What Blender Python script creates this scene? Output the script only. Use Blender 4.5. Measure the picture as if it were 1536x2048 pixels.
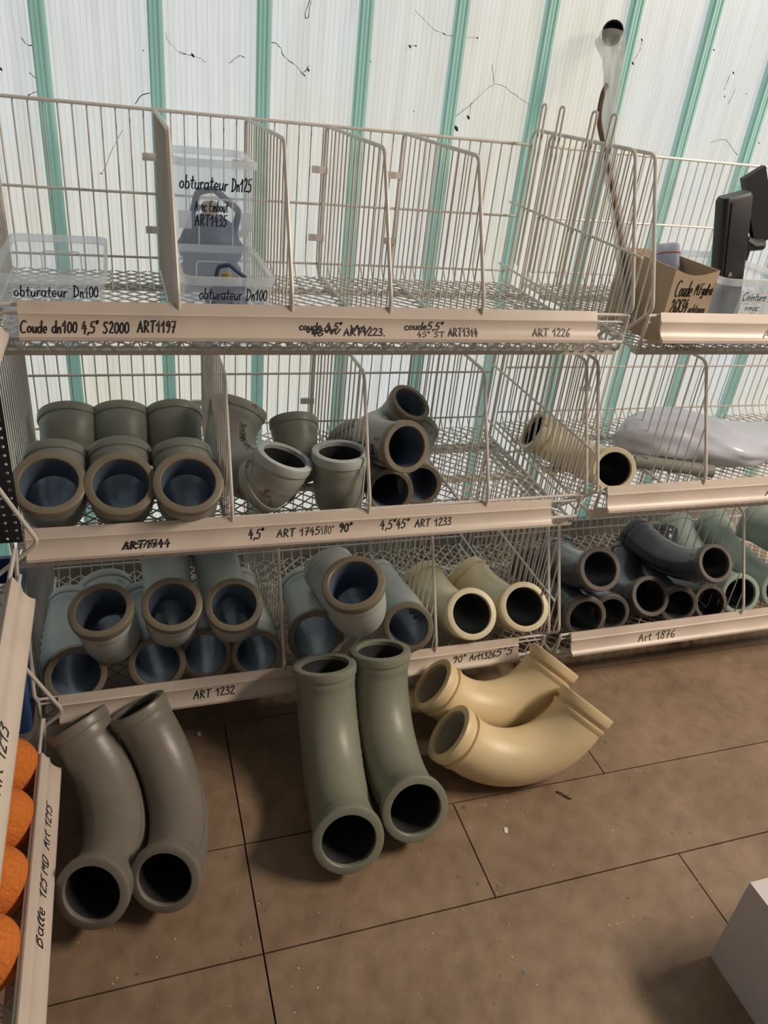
import bpy, bmesh, math, random
import numpy as np
from mathutils import Vector, Matrix
random.seed(7); rng = np.random.default_rng(7)
for o in list(bpy.data.objects): bpy.data.objects.remove(o)
scn = bpy.context.scene; COL = scn.collection
PI = math.pi

# ------------------------------------------------------------------ camera, world, lights, exposure
H = 1.28                                   # eye height above the floor
YAW, PITCH, ROLL, FPX = 0.360932989, -0.517340504, 0.116976806, 1526.14525
fw = np.array([math.sin(YAW)*math.cos(PITCH), math.cos(YAW)*math.cos(PITCH), math.sin(PITCH)])
_r = np.cross(fw, [0, 0, 1]); _r /= np.linalg.norm(_r); _u = np.cross(_r, fw)
RIGHT = _r*math.cos(ROLL)+_u*math.sin(ROLL); UP = np.cross(RIGHT, fw)
cam_data = bpy.data.cameras.new('camera'); cam = bpy.data.objects.new('camera', cam_data); COL.objects.link(cam)
cam.matrix_world = Matrix(((RIGHT[0], UP[0], -fw[0], 0), (RIGHT[1], UP[1], -fw[1], 0), (RIGHT[2], UP[2], -fw[2], H), (0, 0, 0, 1)))
cam_data.sensor_fit = 'VERTICAL'; cam_data.sensor_height = 36; cam_data.lens = FPX/2048*36; cam_data.clip_start = .02
scn.camera = cam
scn.view_settings.view_transform = 'Standard'; scn.view_settings.look = 'None'
scn.view_settings.gamma = 1; scn.view_settings.use_curve_mapping = False
scn.view_settings.exposure = 0.0

WINDOW_STRENGTH = 0.73
world = bpy.data.worlds.new('world'); scn.world = world; world.use_nodes = True
bg = world.node_tree.nodes['Background']; bg.inputs[0].default_value = (.62, .56, .50, 1); bg.inputs[1].default_value = .21

def area_light(name, loc, target, sx, sy, energy, color):
    d = bpy.data.lights.new(name, 'AREA'); d.shape = 'RECTANGLE'; d.size = sx; d.size_y = sy; d.energy = energy; d.color = color
    o = bpy.data.objects.new(name, d); COL.objects.link(o); o.location = loc
    o.rotation_euler = (Vector(target)-Vector(loc)).to_track_quat('-Z', 'Y').to_euler(); return o
area_light('ceiling_lamp', (2.8, .12, 2.5), (.75, 1.0, .3), 1.3, .35, 88, (1.0, .84, .68))

def ray(px, py):
    d = (px-768)*RIGHT-(py-1024)*UP+FPX*fw; return d
def at(px, py, Y):            # point on the vertical plane y = Y seen at that pixel
    d = ray(px, py); d = d/d[1]*Y; return np.array([d[0], d[1], d[2]+H])
def onz(px, py, z=0.):        # point on the horizontal plane z
    d = ray(px, py); d = d*((z-H)/d[2]); return np.array([d[0], d[1], z])

# ------------------------------------------------------------------ materials
MATS = {}
def mat(name, color, rough=.5, metal=0., var=.0, vscale=8., bump=0., bscale=60., spots=None, spec=.5, var2=None, coat=0.):
    m = bpy.data.materials.new(name); m.use_nodes = True; nt = m.node_tree; n = nt.nodes; l = nt.links
    b = n['Principled BSDF']; b.inputs['Roughness'].default_value = rough; b.inputs['Metallic'].default_value = metal
    b.inputs['Specular IOR Level'].default_value = spec
    if coat: b.inputs['Coat Weight'].default_value = coat; b.inputs['Coat Roughness'].default_value = .15
    tc = n.new('ShaderNodeTexCoord'); last = None
    if var or spots:
        nz = n.new('ShaderNodeTexNoise'); nz.inputs['Scale'].default_value = vscale; nz.inputs['Detail'].default_value = 5
        l.new(tc.outputs['Object'], nz.inputs['Vector'])
        r = n.new('ShaderNodeValToRGB'); l.new(nz.outputs['Fac'], r.inputs['Fac'])
        c1 = [max(0, c*(1-var)) for c in color]; c2 = [min(1, c*(1+var)) for c in color] if var2 is None else var2
        r.color_ramp.elements[0].position = .3; r.color_ramp.elements[1].position = .7
        r.color_ramp.elements[0].color = (*c1, 1); r.color_ramp.elements[1].color = (*c2, 1)
        last = r.outputs['Color']
        if spots:
            sc, thr, scol = spots
            nz2 = n.new('ShaderNodeTexNoise'); nz2.inputs['Scale'].default_value = sc; nz2.inputs['Detail'].default_value = 6; nz2.inputs['Roughness'].default_value = .65
            l.new(tc.outputs['Object'], nz2.inputs['Vector'])
            r2 = n.new('ShaderNodeValToRGB'); l.new(nz2.outputs['Fac'], r2.inputs['Fac'])
            r2.color_ramp.elements[0].position = thr; r2.color_ramp.elements[1].position = thr+.06
            r2.color_ramp.elements[0].color = (0, 0, 0, 1); r2.color_ramp.elements[1].color = (1, 1, 1, 1)
            mx = n.new('ShaderNodeMix'); mx.data_type = 'RGBA'; l.new(r2.outputs['Color'], mx.inputs['Factor'])
            l.new(last, mx.inputs['A']); mx.inputs['B'].default_value = (*scol, 1); last = mx.outputs['Result']
        l.new(last, b.inputs['Base Color'])
    else:
        b.inputs['Base Color'].default_value = (*color, 1)
    if bump:
        nb = n.new('ShaderNodeTexNoise'); nb.inputs['Scale'].default_value = bscale; nb.inputs['Detail'].default_value = 4
        l.new(tc.outputs['Object'], nb.inputs['Vector'])
        bp = n.new('ShaderNodeBump'); bp.inputs['Strength'].default_value = bump; bp.inputs['Distance'].default_value = .003
        l.new(nb.outputs['Fac'], bp.inputs['Height']); l.new(bp.outputs['Normal'], b.inputs['Normal'])
    MATS[name] = m; return m

mat('grey_paint', (0.262, 0.275, 0.244), .42, var=.14, vscale=9, bump=.12, bscale=90, spots=(38, .70, (.10, .06, .035)))
mat('rusty_grey_paint', (0.325, 0.332, 0.305), .45, var=.16, vscale=9, bump=.15, bscale=90, spots=(19, .565, (.17, .085, .045)))
mat('blue_lit_grey_paint', (.43, .475, .475), .42, var=.12, vscale=9, bump=.12, bscale=90)  # same grey paint, lightened and blued by window light put into the colour
mat('brown_grey_paint', (0.190, 0.175, 0.149), .38, var=.14, vscale=7, bump=.12, bscale=80)
mat('green_grey_paint', (0.228, 0.238, 0.186), .42, var=.12, vscale=7, bump=.12, bscale=80)
mat('sea_green_paint', (0.363, 0.451, 0.407), .4, var=.12, vscale=8, bump=.1, bscale=80)
mat('cream_paint', (0.715, 0.572, 0.345), .42, var=.08, vscale=8, bump=.08, bscale=80, spots=(60, .735, (.12, .08, .05)))
mat('pale_cream_paint', (0.717, 0.653, 0.461), .42, var=.08, vscale=8, bump=.08, bscale=80)
mat('black_paint', (.052, .058, .078), .26, var=.3, vscale=12, bump=.18, bscale=60, coat=.3)
mat('black_rim', (.12, .105, .09), .5, var=.2, vscale=30)
mat('steel_bore', (.14, .19, .27), .30, metal=.25, var=.25, vscale=14, bump=.25, bscale=55)  # blue-grey steel oxide, with bluish window light also put into the colour
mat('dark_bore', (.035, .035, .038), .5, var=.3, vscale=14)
mat('warm_lit_rim', (.200, .172, .130), .42, var=.14, vscale=14, spots=(30, .68, (.09, .05, .03)))  # front rims: olive-brown is warm light put into the colour, plus dark spots
mat('cream_liner', (.42, .38, .30), .4, var=.2, vscale=20)
mat('white_wire', (.63, .60, .56), .35, var=.07, vscale=30)
mat('strip_plastic', (.63, .545, .475), .38, var=.10, vscale=7, spots=(45, .73, (.30, .20, .14)))
mat('ink', (.012, .012, .016), .45)
mat('ink_blue', (.012, .014, .04), .45)
mat('stencil_ink', (.03, .035, .04), .6)
mat('mullion', (.36, .55, .50), .4, var=.06, vscale=6)
mat('concrete', (.40, .39, .36), .85, var=.22, vscale=11, bump=.7, bscale=40)
mat('carton_white', (0.616, 0.594, 0.616), .6, var=.06, vscale=5)
mat('cardboard', (.43, .335, .235), .8, var=.07, vscale=10)
mat('black_plastic', (.012, .013, .017), .45)
mat('orange_sponge', (.70, .20, .032), .9, var=.18, vscale=180, bump=.9, bscale=260)
mat('blue_plastic', (.035, .085, .21), .35)
mat('rubber_blue', (.05, .085, .16), .5)
mat('brass', (.55, .42, .2), .35, metal=.6)
mat('cobweb', (.03, .03, .03), .9)
mat('dust_web', (.30, .28, .25), .9)
mat('white_film', (.62, .66, .78), .28, var=.10, vscale=6, bump=.5, bscale=12)
mat('paper', (.78, .74, .70), .7)
mat('screw_steel', (.35, .31, .26), .35, metal=.7)
mat('wood_chip', (.16, .10, .06), .8)
mat('red_line', (.5, .10, .08), .5)
mat('post_beige', (.58, .51, .44), .5, var=.06)
mat('skin_black_hose', (.02, .02, .022), .5)

def clear_mat(name, color, alpha, rough=.2):       # milky see-through plastic
    m = bpy.data.materials.new(name); m.use_nodes = True; nt = m.node_tree; n = nt.nodes; l = nt.links
    b = n['Principled BSDF']; b.inputs['Base Color'].default_value = (*color, 1); b.inputs['Roughness'].default_value = rough
    tr = n.new('ShaderNodeBsdfTransparent'); tr.inputs[0].default_value = (.97, .985, 1, 1)
    tl = n.new('ShaderNodeBsdfTranslucent'); tl.inputs[0].default_value = (*color, 1)
    m1 = n.new('ShaderNodeMixShader'); m1.inputs[0].default_value = .65; l.new(b.outputs[0], m1.inputs[1]); l.new(tl.outputs[0], m1.inputs[2])
    mx = n.new('ShaderNodeMixShader'); mx.inputs[0].default_value = alpha
    l.new(tr.outputs[0], mx.inputs[1]); l.new(m1.outputs[0], mx.inputs[2]); l.new(mx.outputs[0], n['Material Output'].inputs['Surface'])
    MATS[name] = m; return m
clear_mat('clear_plastic', (.80, .86, .95), .30)
clear_mat('clear_rim', (.85, .88, .93), .62)
clear_mat('clear_film', (.70, .69, .68), .50)
clear_mat('bag_film', (.62, .68, .82), .85, .25)

# translucent ribbed polycarbonate: daylight comes through it
m = bpy.data.materials.new('polycarbonate'); m.use_nodes = True; nt = m.node_tree; n = nt.nodes; l = nt.links
b = n['Principled BSDF']; out = n['Material Output']
b.inputs['Base Color'].default_value = (.5, .5, .47, 1); b.inputs['Roughness'].default_value = .35
geo = n.new('ShaderNodeNewGeometry'); sep = n.new('ShaderNodeSeparateXYZ'); l.new(geo.outputs['Position'], sep.inputs[0])
mul = n.new('ShaderNodeMath'); mul.operation = 'MULTIPLY'; mul.inputs[1].default_value = 1/.0110; l.new(sep.outputs['X'], mul.inputs[0])
fr = n.new('ShaderNodeMath'); fr.operation = 'FRACT'; l.new(mul.outputs[0], fr.inputs[0])
rp = n.new('ShaderNodeValToRGB'); l.new(fr.outputs[0], rp.inputs[0]); cr = rp.color_ramp
cr.elements[0].position = 0; cr.elements[0].color = (.56, .54, .52, 1); cr.elements[1].position = .12; cr.elements[1].color = (1, 1, 1, 1)
e = cr.elements.new(.55); e.color = (.985, .985, .985, 1); e = cr.elements.new(1.0); e.color = (1, 1, 1, 1)
nz = n.new('ShaderNodeTexNoise'); nz.inputs['Scale'].default_value = 1.3; nz.inputs['Detail'].default_value = 3; l.new(geo.outputs['Position'], nz.inputs['Vector'])
r2 = n.new('ShaderNodeValToRGB'); l.new(nz.outputs['Fac'], r2.inputs[0])
r2.color_ramp.elements[0].position = .36; r2.color_ramp.elements[0].color = (.89, .86, .74, 1)
r2.color_ramp.elements[1].position = .60; r2.color_ramp.elements[1].color = (.86, .90, .90, 1)
mp = n.new('ShaderNodeMapping'); mp.inputs['Scale'].default_value = (60, 60, 4); l.new(geo.outputs['Position'], mp.inputs['Vector'])
nz3 = n.new('ShaderNodeTexNoise'); nz3.inputs['Scale'].default_value = 1.; nz3.inputs['Detail'].default_value = 6; l.new(mp.outputs[0], nz3.inputs['Vector'])
r3 = n.new('ShaderNodeValToRGB'); l.new(nz3.outputs['Fac'], r3.inputs[0])
r3.color_ramp.elements[0].position = .2; r3.color_ramp.elements[0].color = (.84, .83, .80, 1); r3.color_ramp.elements[1].position = .6; r3.color_ramp.elements[1].color = (1, 1, 1, 1)
def mulc(a, c):
    x = n.new('ShaderNodeMix'); x.data_type = 'RGBA'; x.blend_type = 'MULTIPLY'; x.inputs['Factor'].default_value = 1
    l.new(a, x.inputs['A']); l.new(c, x.inputs['B']); return x.outputs['Result']
emc = mulc(mulc(rp.outputs['Color'], r2.outputs['Color']), r3.outputs['Color'])
em = n.new('ShaderNodeEmission'); em.inputs['Strength'].default_value = WINDOW_STRENGTH; l.new(emc, em.inputs['Color'])
b.inputs['Base Color'].default_value = (.12, .12, .11, 1)
add = n.new('ShaderNodeAddShader'); l.new(em.outputs[0], add.inputs[0]); l.new(b.outputs[0], add.inputs[1]); l.new(add.outputs[0], out.inputs['Surface'])
MATS['polycarbonate'] = m

# mullions: translucent green profiles, daylight passes through them as well
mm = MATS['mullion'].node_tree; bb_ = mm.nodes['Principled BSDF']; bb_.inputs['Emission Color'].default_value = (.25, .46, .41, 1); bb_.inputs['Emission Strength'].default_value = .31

# brown phenolic plywood floor
m = bpy.data.materials.new('plywood_floor'); m.use_nodes = True; nt = m.node_tree; n = nt.nodes; l = nt.links
b = n['Principled BSDF']; tc = n.new('ShaderNodeTexCoord')
def noise(scale, detail, ramp, vec=None):
    z = n.new('ShaderNodeTexNoise'); z.inputs['Scale'].default_value = scale; z.inputs['Detail'].default_value = detail; z.inputs['Roughness'].default_value = .6
    l.new(vec or tc.outputs['Object'], z.inputs['Vector']); r = n.new('ShaderNodeValToRGB'); l.new(z.outputs['Fac'], r.inputs[0])
    r.color_ramp.elements[0].position = ramp[0]; r.color_ramp.elements[0].color = (*ramp[1], 1); r.color_ramp.elements[1].position = ramp[2]; r.color_ramp.elements[1].color = (*ramp[3], 1)
    return r.outputs['Color'], z
c1, _ = noise(3.2, 6, (.32, (.215, .146, .096), .68, (.315, .224, .150)))
c2, _ = noise(26, 8, (.25, (.72, .70, .68), .62, (1.06, 1.05, 1.04)))
c3, _ = noise(75, 3, (.24, (.45, .40, .36), .32, (1, 1, 1)))
x = mulc(mulc(c1, c2), c3); l.new(x, b.inputs['Base Color'])
b.inputs['Roughness'].default_value = .52
z = n.new('ShaderNodeTexNoise'); z.inputs['Scale'].default_value = 160; l.new(tc.outputs['Object'], z.inputs['Vector'])
bp = n.new('ShaderNodeBump'); bp.inputs['Strength'].default_value = .15; bp.inputs['Distance'].default_value = .002; l.new(z.outputs['Fac'], bp.inputs['Height']); l.new(bp.outputs['Normal'], b.inputs['Normal'])
MATS['plywood_floor'] = m

# ------------------------------------------------------------------ mesh helpers
class MB:
    def __init__(s): s.v = []; s.f = []
    def add(s, V, F):
        k = len(s.v); s.v += [tuple(map(float, p)) for p in V]; s.f += [tuple(i+k for i in q) for q in F]; return s
    def box(s, c, d, M=None):
        x, y, z = [t/2 for t in d]; V = [(a*x, b_*y, c_*z) for a in (-1, 1) for b_ in (-1, 1) for c_ in (-1, 1)]
        if M is not None: V = [tuple(M @ Vector(p)) for p in V]
        V = [(p[0]+c[0], p[1]+c[1], p[2]+c[2]) for p in V]
        return s.add(V, [(0, 1, 3, 2), (4, 6, 7, 5), (0, 4, 5, 1), (2, 3, 7, 6), (0, 2, 6, 4), (1, 5, 7, 3)])
    def tube(s, pts, r, seg=6, closed=False):
        pts = [np.array(p, float) for p in pts]; N = len(pts); V = []; F = []; prev = None
        rs = r if hasattr(r, '__len__') else [r]*N
        for i, p in enumerate(pts):
            if closed: t = pts[(i+1) % N]-pts[i-1]
            else: t = pts[min(i+1, N-1)]-pts[max(i-1, 0)]
            t = t/(np.linalg.norm(t)+1e-12)
            if prev is None:
                a = np.array([0, 0, 1.]) if abs(t[2]) < .9 else np.array([1., 0, 0]); a = np.cross(t, a)
            else: a = prev-t*(prev@t)
            a = a/np.linalg.norm(a); prev = a; c = np.cross(t, a)
            for k in range(seg):
                q = 2*PI*k/seg; V.append(p+rs[i]*(math.cos(q)*a+math.sin(q)*c))
        M = N if closed else N-1
        for i in range(M):
            j = (i+1) % N
            for k in range(seg):
                k2 = (k+1) % seg; F.append((i*seg+k, i*seg+k2, j*seg+k2, j*seg+k))
        if not closed: F.append(tuple(range(seg-1, -1, -1))); F.append(tuple((N-1)*seg+k for k in range(seg)))
        return s.add(V, F)
    def ribbon(s, pts, w, nrm, lift=.0006):         # flat pen stroke lying on a surface
        pts = [np.array(p, float) for p in pts]; nrm = [np.array(q, float) for q in nrm]; N = len(pts); V = []
        for i, p in enumerate(pts):
            t = pts[min(i+1, N-1)]-pts[max(i-1, 0)]; t = t/(np.linalg.norm(t)+1e-12)
            sd = np.cross(nrm[i], t); sd = sd/(np.linalg.norm(sd)+1e-12)
            e_ = t*w*.4*(-1 if i == 0 else 1 if i == N-1 else 0)
            V += [p+nrm[i]*lift+sd*w/2+e_, p+nrm[i]*lift-sd*w/2+e_]
        return s.add(V, [(2*i, 2*i+1, 2*i+3, 2*i+2) for i in range(N-1)])
    def build(s, name, m, parent=None, smooth=35):
        me = bpy.data.meshes.new(name); me.from_pydata(s.v, [], s.f)
        bm = bmesh.new(); bm.from_mesh(me); bmesh.ops.recalc_face_normals(bm, faces=bm.faces) if smooth != 'keep' else None; bm.to_mesh(me); bm.free()
        me.materials.append(MATS[m])
        if smooth:
            for p in me.polygons: p.use_smooth = True
            if smooth != 'keep': me.set_sharp_from_angle(angle=math.radians(smooth))
        o = bpy.data.objects.new(name, me); COL.objects.link(o)
        if parent is not None: o.parent = parent
        return o
def tag(o, label=None, cat=None, group=None, kind=None):
    if label: o['label'] = label
    if cat: o['category'] = cat
    if group: o['group'] = group
    if kind: o['kind'] = kind
    return o
def thing(name, label, cat, loc=(0, 0, 0), rz=0, group=None):
    o = bpy.data.objects.new(name, None); o.empty_display_size = .05; COL.objects.link(o); o.location = loc; o.rotation_euler = (0, 0, rz)
    return tag(o, label, cat, group)
def smooth_poly(pts, n_=5):
    P = [np.array(p, float) for p in pts]; P = [2*P[0]-P[1]]+P+[2*P[-1]-P[-2]]; o = []
    for i in range(1, len(P)-2):
        for k in range(n_):
            t = k/n_; a, b_, c, d = P[i-1:i+3]
            o.append(.5*((2*b_)+(-a+c)*t+(2*a-5*b_+4*c-d)*t*t+(-a+3*b_-3*c+d)*t**3))
    o.append(P[-2]); return o
def bend(pts, r=.012, n_=4):                         # wire path with rounded corners
    P = [np.array(p, float) for p in pts]; o = [P[0]]
    for i in range(1, len(P)-1):
        a = P[i-1]-P[i]; c = P[i+1]-P[i]; ra = min(r, np.linalg.norm(a)*.45, np.linalg.norm(c)*.45); a = a/np.linalg.norm(a); c = c/np.linalg.norm(c)
        for k in range(n_+1):
            t = k/n_; o.append((1-t)**2*(P[i]+a*ra)+2*t*(1-t)*P[i]+t*t*(P[i]+c*ra))
    o.append(P[-1]); return o

# ------------------------------------------------------------------ hand lettering (single pen strokes)
def arc(cx, cy, rx, ry, a0, a1, k=9):
    return [(cx+rx*math.cos(math.radians(a0+(a1-a0)*i/k)), cy+ry*math.sin(math.radians(a0+(a1-a0)*i/k))) for i in range(k+1)]
G = {
 ' ': (.38, []), '-': (.35, [[(.03, .42), (.32, .44)]]), '.': (.2, [[(.08, .0), (.11, .05)]]), ',': (.22, [[(.12, .08), (.03, -.16)]]),
 '"': (.30, [[(.07, 1.05), (.04, .8)], [(.2, 1.07), (.17, .82)]]), "'": (.17, [[(.07, 1.05), (.04, .8)]]), 'd0': (0, []),
 '\u00b0': (.32, [arc(.14, .9, .1, .12, 90, 450)]),
 'A': (.62, [[(.0, 0), (.27, 1), (.5, 0)], [(.08, .36), (.46, .40)]]), 'R': (.60, [[(.06, 0), (.06, .98)], arc(.06, .72, .36, .26, 90, -90), [(.14, .46), (.5, 0)]]),
 'T': (.60, [[(.0, .96), (.54, 1)], [(.27, .98), (.25, 0)]]), 'C': (.66, [arc(.36, .5, .34, .52, 55, 300, 14)]), 'D': (.68, [[(.1, 0), (.08, .95)], arc(.06, .48, .5, .5, 98, -96, 12)]),
 'S': (.58, [smooth_poly([(.48, .92), (.2, 1), (.06, .78), (.26, .54), (.42, .28), (.22, .0), (.0, .12)], 3)]), 'M': (.74, [[(.0, 0), (.1, .98), (.32, .3), (.54, 1), (.64, 0)]]),
 'E': (.56, [[(.46, 1), (.06, .97), (.05, .0), (.46, .02)], [(.06, .5), (.38, .53)]]), 'F': (.54, [[(.48, 1), (.06, .97), (.05, 0)], [(.06, .5), (.36, .53)]]), 'X': (.58, [[(.0, 0), (.5, 1)], [(.04, .98), (.5, .02)]]),
 'B': (.58, [[(.06, 0), (.07, 1)], arc(.07, .76, .3, .24, 95, -90), arc(.07, .26, .38, .27, 90, -95)]),
 '0': (.50, [arc(.23, .46, .2, .46, 90, 450, 14)]), '1': (.46, [[(.0, .55), (.27, 1), (.26, 0)]]), '2': (.52, [smooth_poly([(.04, .78), (.18, 1), (.38, .84), (.3, .5), (.02, .02)], 4)+[(.46, .03)]]),
 '3': (.50, [smooth_poly([(.04, .92), (.26, 1), (.36, .78), (.16, .54)], 3)+smooth_poly([(.16, .54), (.42, .4), (.34, .06), (.0, .06)], 3)]), '4': (.54, [[(.22, 1), (.02, .38), (.46, .42)], [(.33, .7), (.30, -.05)]]),
 '5': (.52, [[(.44, 1), (.12, .97), (.07, .56)]+smooth_poly([(.07, .56), (.36, .56), (.4, .2), (.16, 0), (.0, .08)], 3)]), '6': (.50, [smooth_poly([(.36, 1), (.1, .6), (.06, .18), (.24, 0), (.4, .2), (.28, .44), (.06, .28)], 3)]),
 '7': (.52, [[(.02, .96), (.44, 1), (.2, 0)], [(.12, .5), (.4, .54)]]), '8': (.50, [smooth_poly([(.38, .88), (.2, 1), (.08, .8), (.36, .34), (.3, .04), (.1, .04), (.06, .3), (.4, .76), (.36, .92)], 3)]), '9': (.50, [smooth_poly([(.38, .84), (.18, 1), (.04, .76), (.18, .56), (.38, .78), (.36, .4), (.2, 0)], 3)]),
 'a': (.48, [arc(.2, .28, .18, .27, 40, 370, 12), [(.38, .52), (.38, .1), (.46, .0)]]), 'b': (.46, [[(.06, 1), (.05, .05)], arc(.2, .27, .17, .27, 150, -190, 12)]), 'c': (.40, [arc(.22, .27, .2, .28, 50, 310, 10)]),
 'd': (.50, [arc(.2, .27, .18, .27, 40, 370, 12), [(.4, 1), (.38, .0)]]), 'e': (.44, [[(.06, .26)]+arc(.2, .28, .17, .28, 0, 310, 10)]), 'f': (.36, [smooth_poly([(.34, .96), (.18, .9), (.14, .4), (.12, -.2)], 3), [(.0, .5), (.3, .52)]]),
 'g': (.46, [arc(.2, .28, .17, .26, 40, 370, 10), smooth_poly([(.38, .52), (.36, -.1), (.18, -.34), (.02, -.2)], 3)]), 'h': (.46, [[(.06, 1), (.05, 0)], smooth_poly([(.05, .3), (.22, .54), (.34, .36), (.36, 0)], 3)]),
 'i': (.22, [[(.08, .5), (.09, 0)], [(.09, .7), (.11, .75)]]), 'k': (.44, [[(.06, 1), (.05, 0)], [(.36, .52), (.07, .24), (.38, 0)]]), 'l': (.26, [smooth_poly([(.03, .15), (.19, .75), (.13, 1.02), (.06, .8), (.08, .1), (.22, .04)], 4)]),
 'm': (.66, [[(.04, .5), (.05, 0)], smooth_poly([(.05, .3), (.2, .53), (.28, .3), (.28, 0)], 3), smooth_poly([(.28, .3), (.45, .53), (.53, .3), (.55, 0)], 3)]), 'n': (.46, [[(.04, .5), (.05, 0)], smooth_poly([(.05, .3), (.22, .54), (.33, .34), (.36, 0)], 3)]),
 'o': (.46, [arc(.2, .27, .18, .26, 90, 450, 12)]), 'p': (.46, [[(.06, .5), (.04, -.36)], arc(.2, .28, .17, .25, 150, -190, 12)]), 'r': (.34, [[(.05, .5), (.06, 0)], smooth_poly([(.06, .28), (.16, .5), (.3, .5)], 3)]),
 's': (.38, [smooth_poly([(.32, .5), (.14, .52), (.1, .36), (.28, .2), (.2, .0), (.02, .04)], 3)]), 't': (.36, [[(.16, .9), (.14, .08), (.28, .02)], [(.0, .58), (.32, .62)]]), 'u': (.46, [smooth_poly([(.04, .5), (.06, .1), (.2, .0), (.34, .2)], 3), [(.36, .5), (.36, .06), (.42, 0)]]),
 'G': (.64, [arc(.34, .5, .32, .5, 50, 345, 12)+[(.62, .42), (.4, .42)]]), 'P': (.54, [[(.06, 0), (.06, .98)], arc(.06, .70, .36, .28, 90, -90)]),
 'v': (.42, [[(.02, .5), (.18, .0), (.36, .52)]]), '~': (1.2, [smooth_poly([(0, .9), (.2, .3), (.35, .95), (.55, .1), (.72, .9), (.86, .1), (1.1, .8)], 4)]),
}
def text_strokes(txt, height, slant=.14, jitter=.025, width=None):
    x = 0; o = []
    for ch in txt:
        w, st = G[ch]; dy = random.uniform(-jitter, jitter); sc = 1+random.uniform(-jitter, jitter)
        for s_ in st: o.append([(x+p[0]*sc+p[1]*slant, p[1]*sc+dy) for p in s_])
        x += w+.06
    k = height
    kx = (width/x) if width else height
    return [[(p[0]*kx, p[1]*k) for p in s_] for s_ in o]
def write(mb, strokes, surf, w):                      # surf(u, v) -> point, normal
    for s_ in strokes:
        d = [s_[0]]
        for a, c in zip(s_, s_[1:]):
            L = math.hypot(c[0]-a[0], c[1]-a[1]); k = max(1, int(L/.006))
            d += [(a[0]+(c[0]-a[0])*i/k, a[1]+(c[1]-a[1])*i/k) for i in range(1, k+1)]
        P = [surf(*p) for p in d]
        mb.ribbon([p for p, q in P], w, [q for p, q in P])

# ------------------------------------------------------------------ the setting
YW = 1.86                                             # plane of the translucent wall
SP = .216; X0 = -.120                                 # mullion pitch and first mullion seen
kerb = MB().box((1.2, YW+.03, .045), (5.4, .14, .09)); tag(kerb.build('wall_base', 'concrete', smooth=None), kind='structure')
kerb = MB().box((1.2, YW+.05, -.005), (5.4, .10, .01))
for i in range(-6, 17):
    x0 = X0+i*SP
    MBp = MB().box((x0+SP/2, YW+.008, 1.39), (SP-.026, .016, 2.60)); tag(MBp.build('window_%d' % (i+7), 'polycarbonate', smooth=None), kind='structure')
    t = MB(); t.box((x0, YW+.002, 1.39), (.030, .034, 2.60)); t.box((x0-.009, YW-.017, 1.39), (.005, .008, 2.60)); t.box((x0+.009, YW-.017, 1.39), (.005, .008, 2.60)); t.box((x0, YW-.016, 1.39), (.004, .006, 2.60))
    tag(t.build('trim_%d' % (i+7), 'mullion', smooth=None), kind='structure')
# floor boards with open joints
fl = MB()
def board(x0, x1, y0, y1): fl.box(((x0+x1)/2, (y0+y1)/2, -.009), (x1-x0-.0028, y1-y0-.0028, .018))
ys = [-1.2, -.40, .722, .933, 1.2, 2.0]
rows = [(-1.4, .722, [-2.2, .152, .98, 2.4, 4.2]), (.722, .935, [-2.2, .152, .578, 1.42, 2.6, 4.2]), (.935, 1.25, [-2.2, .153, .94, 2.1, 4.2]), (1.25, 1.93, [-2.2, .9, 2.4, 4.2])]
for y0, y1, xs in rows:
    for a, c in zip(xs, xs[1:]): board(a, c, y0, y1)
fl.box((1, .265, -.03), (6.4, 3.33, .02))
floor = tag(fl.build('floor', 'plywood_floor', smooth=None), kind='structure')
for px, py in [(958, 1767), (998, 1770), (524, 1802), (487, 1887), (1292, 1545), (1262, 1553), (1347, 1665), (1382, 1665), (1496, 1418), (1212, 1482), (928, 1615), (1050, 1943)]:
    p = onz(px, py); sm = MB().tube([p+[0, 0, -.001], p+[0, 0, .0008]], .0045, 10); sm.tube([p+[-.003, 0, .001], p+[.003, 0, .001]], .0006, 4)
    sm.build('screw', 'screw_steel', floor)

# ------------------------------------------------------------------ wire shelving
R_THIN, R_MID, R_THICK = .0016, .0024, .0036
STRIP_H, STRIP_T = .053, .026
SPROF = [(.026, 0), (.0185, -.0150), (.0150, -.0165), (.0155, -.0195), (.0140, -.0310), (.0085, -.0400), (.0030, -.0450), (-.0015, -.0465), (-.0015, -.0520), (.0030, -.0525), (.0085, -.0500), (.0200, -.0300), (.0245, -.0150), (.029, -.0015)]
def strip_surface(z0, s0=.0165, s1=.0450):            # point and normal on the label face, h measured up from the lower lip
    face = [(-v, z) for v, z in ((.0030, -.0450), (.0085, -.0400), (.0140, -.0310), (.0155, -.0195), (.0150, -.0165), (.0185, -.0150), (.026, 0))]
    pts = [np.array([0, -f[0], f[1]]) for f in face]; L = [0]
    for a, c in zip(pts, pts[1:]): L.append(L[-1]+np.linalg.norm(c-a))
    def f(u, h):
        h = min(max(h, 0), L[-1]-1e-6); k = max(i for i in range(len(L)-1) if L[i] <= h); t = (h-L[k])/(L[k+1]-L[k]); p = pts[k]*(1-t)+pts[k+1]*t
        return np.array([u, p[1], z0+p[2]]), np.array([0, -.84, .54])
    return f
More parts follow.
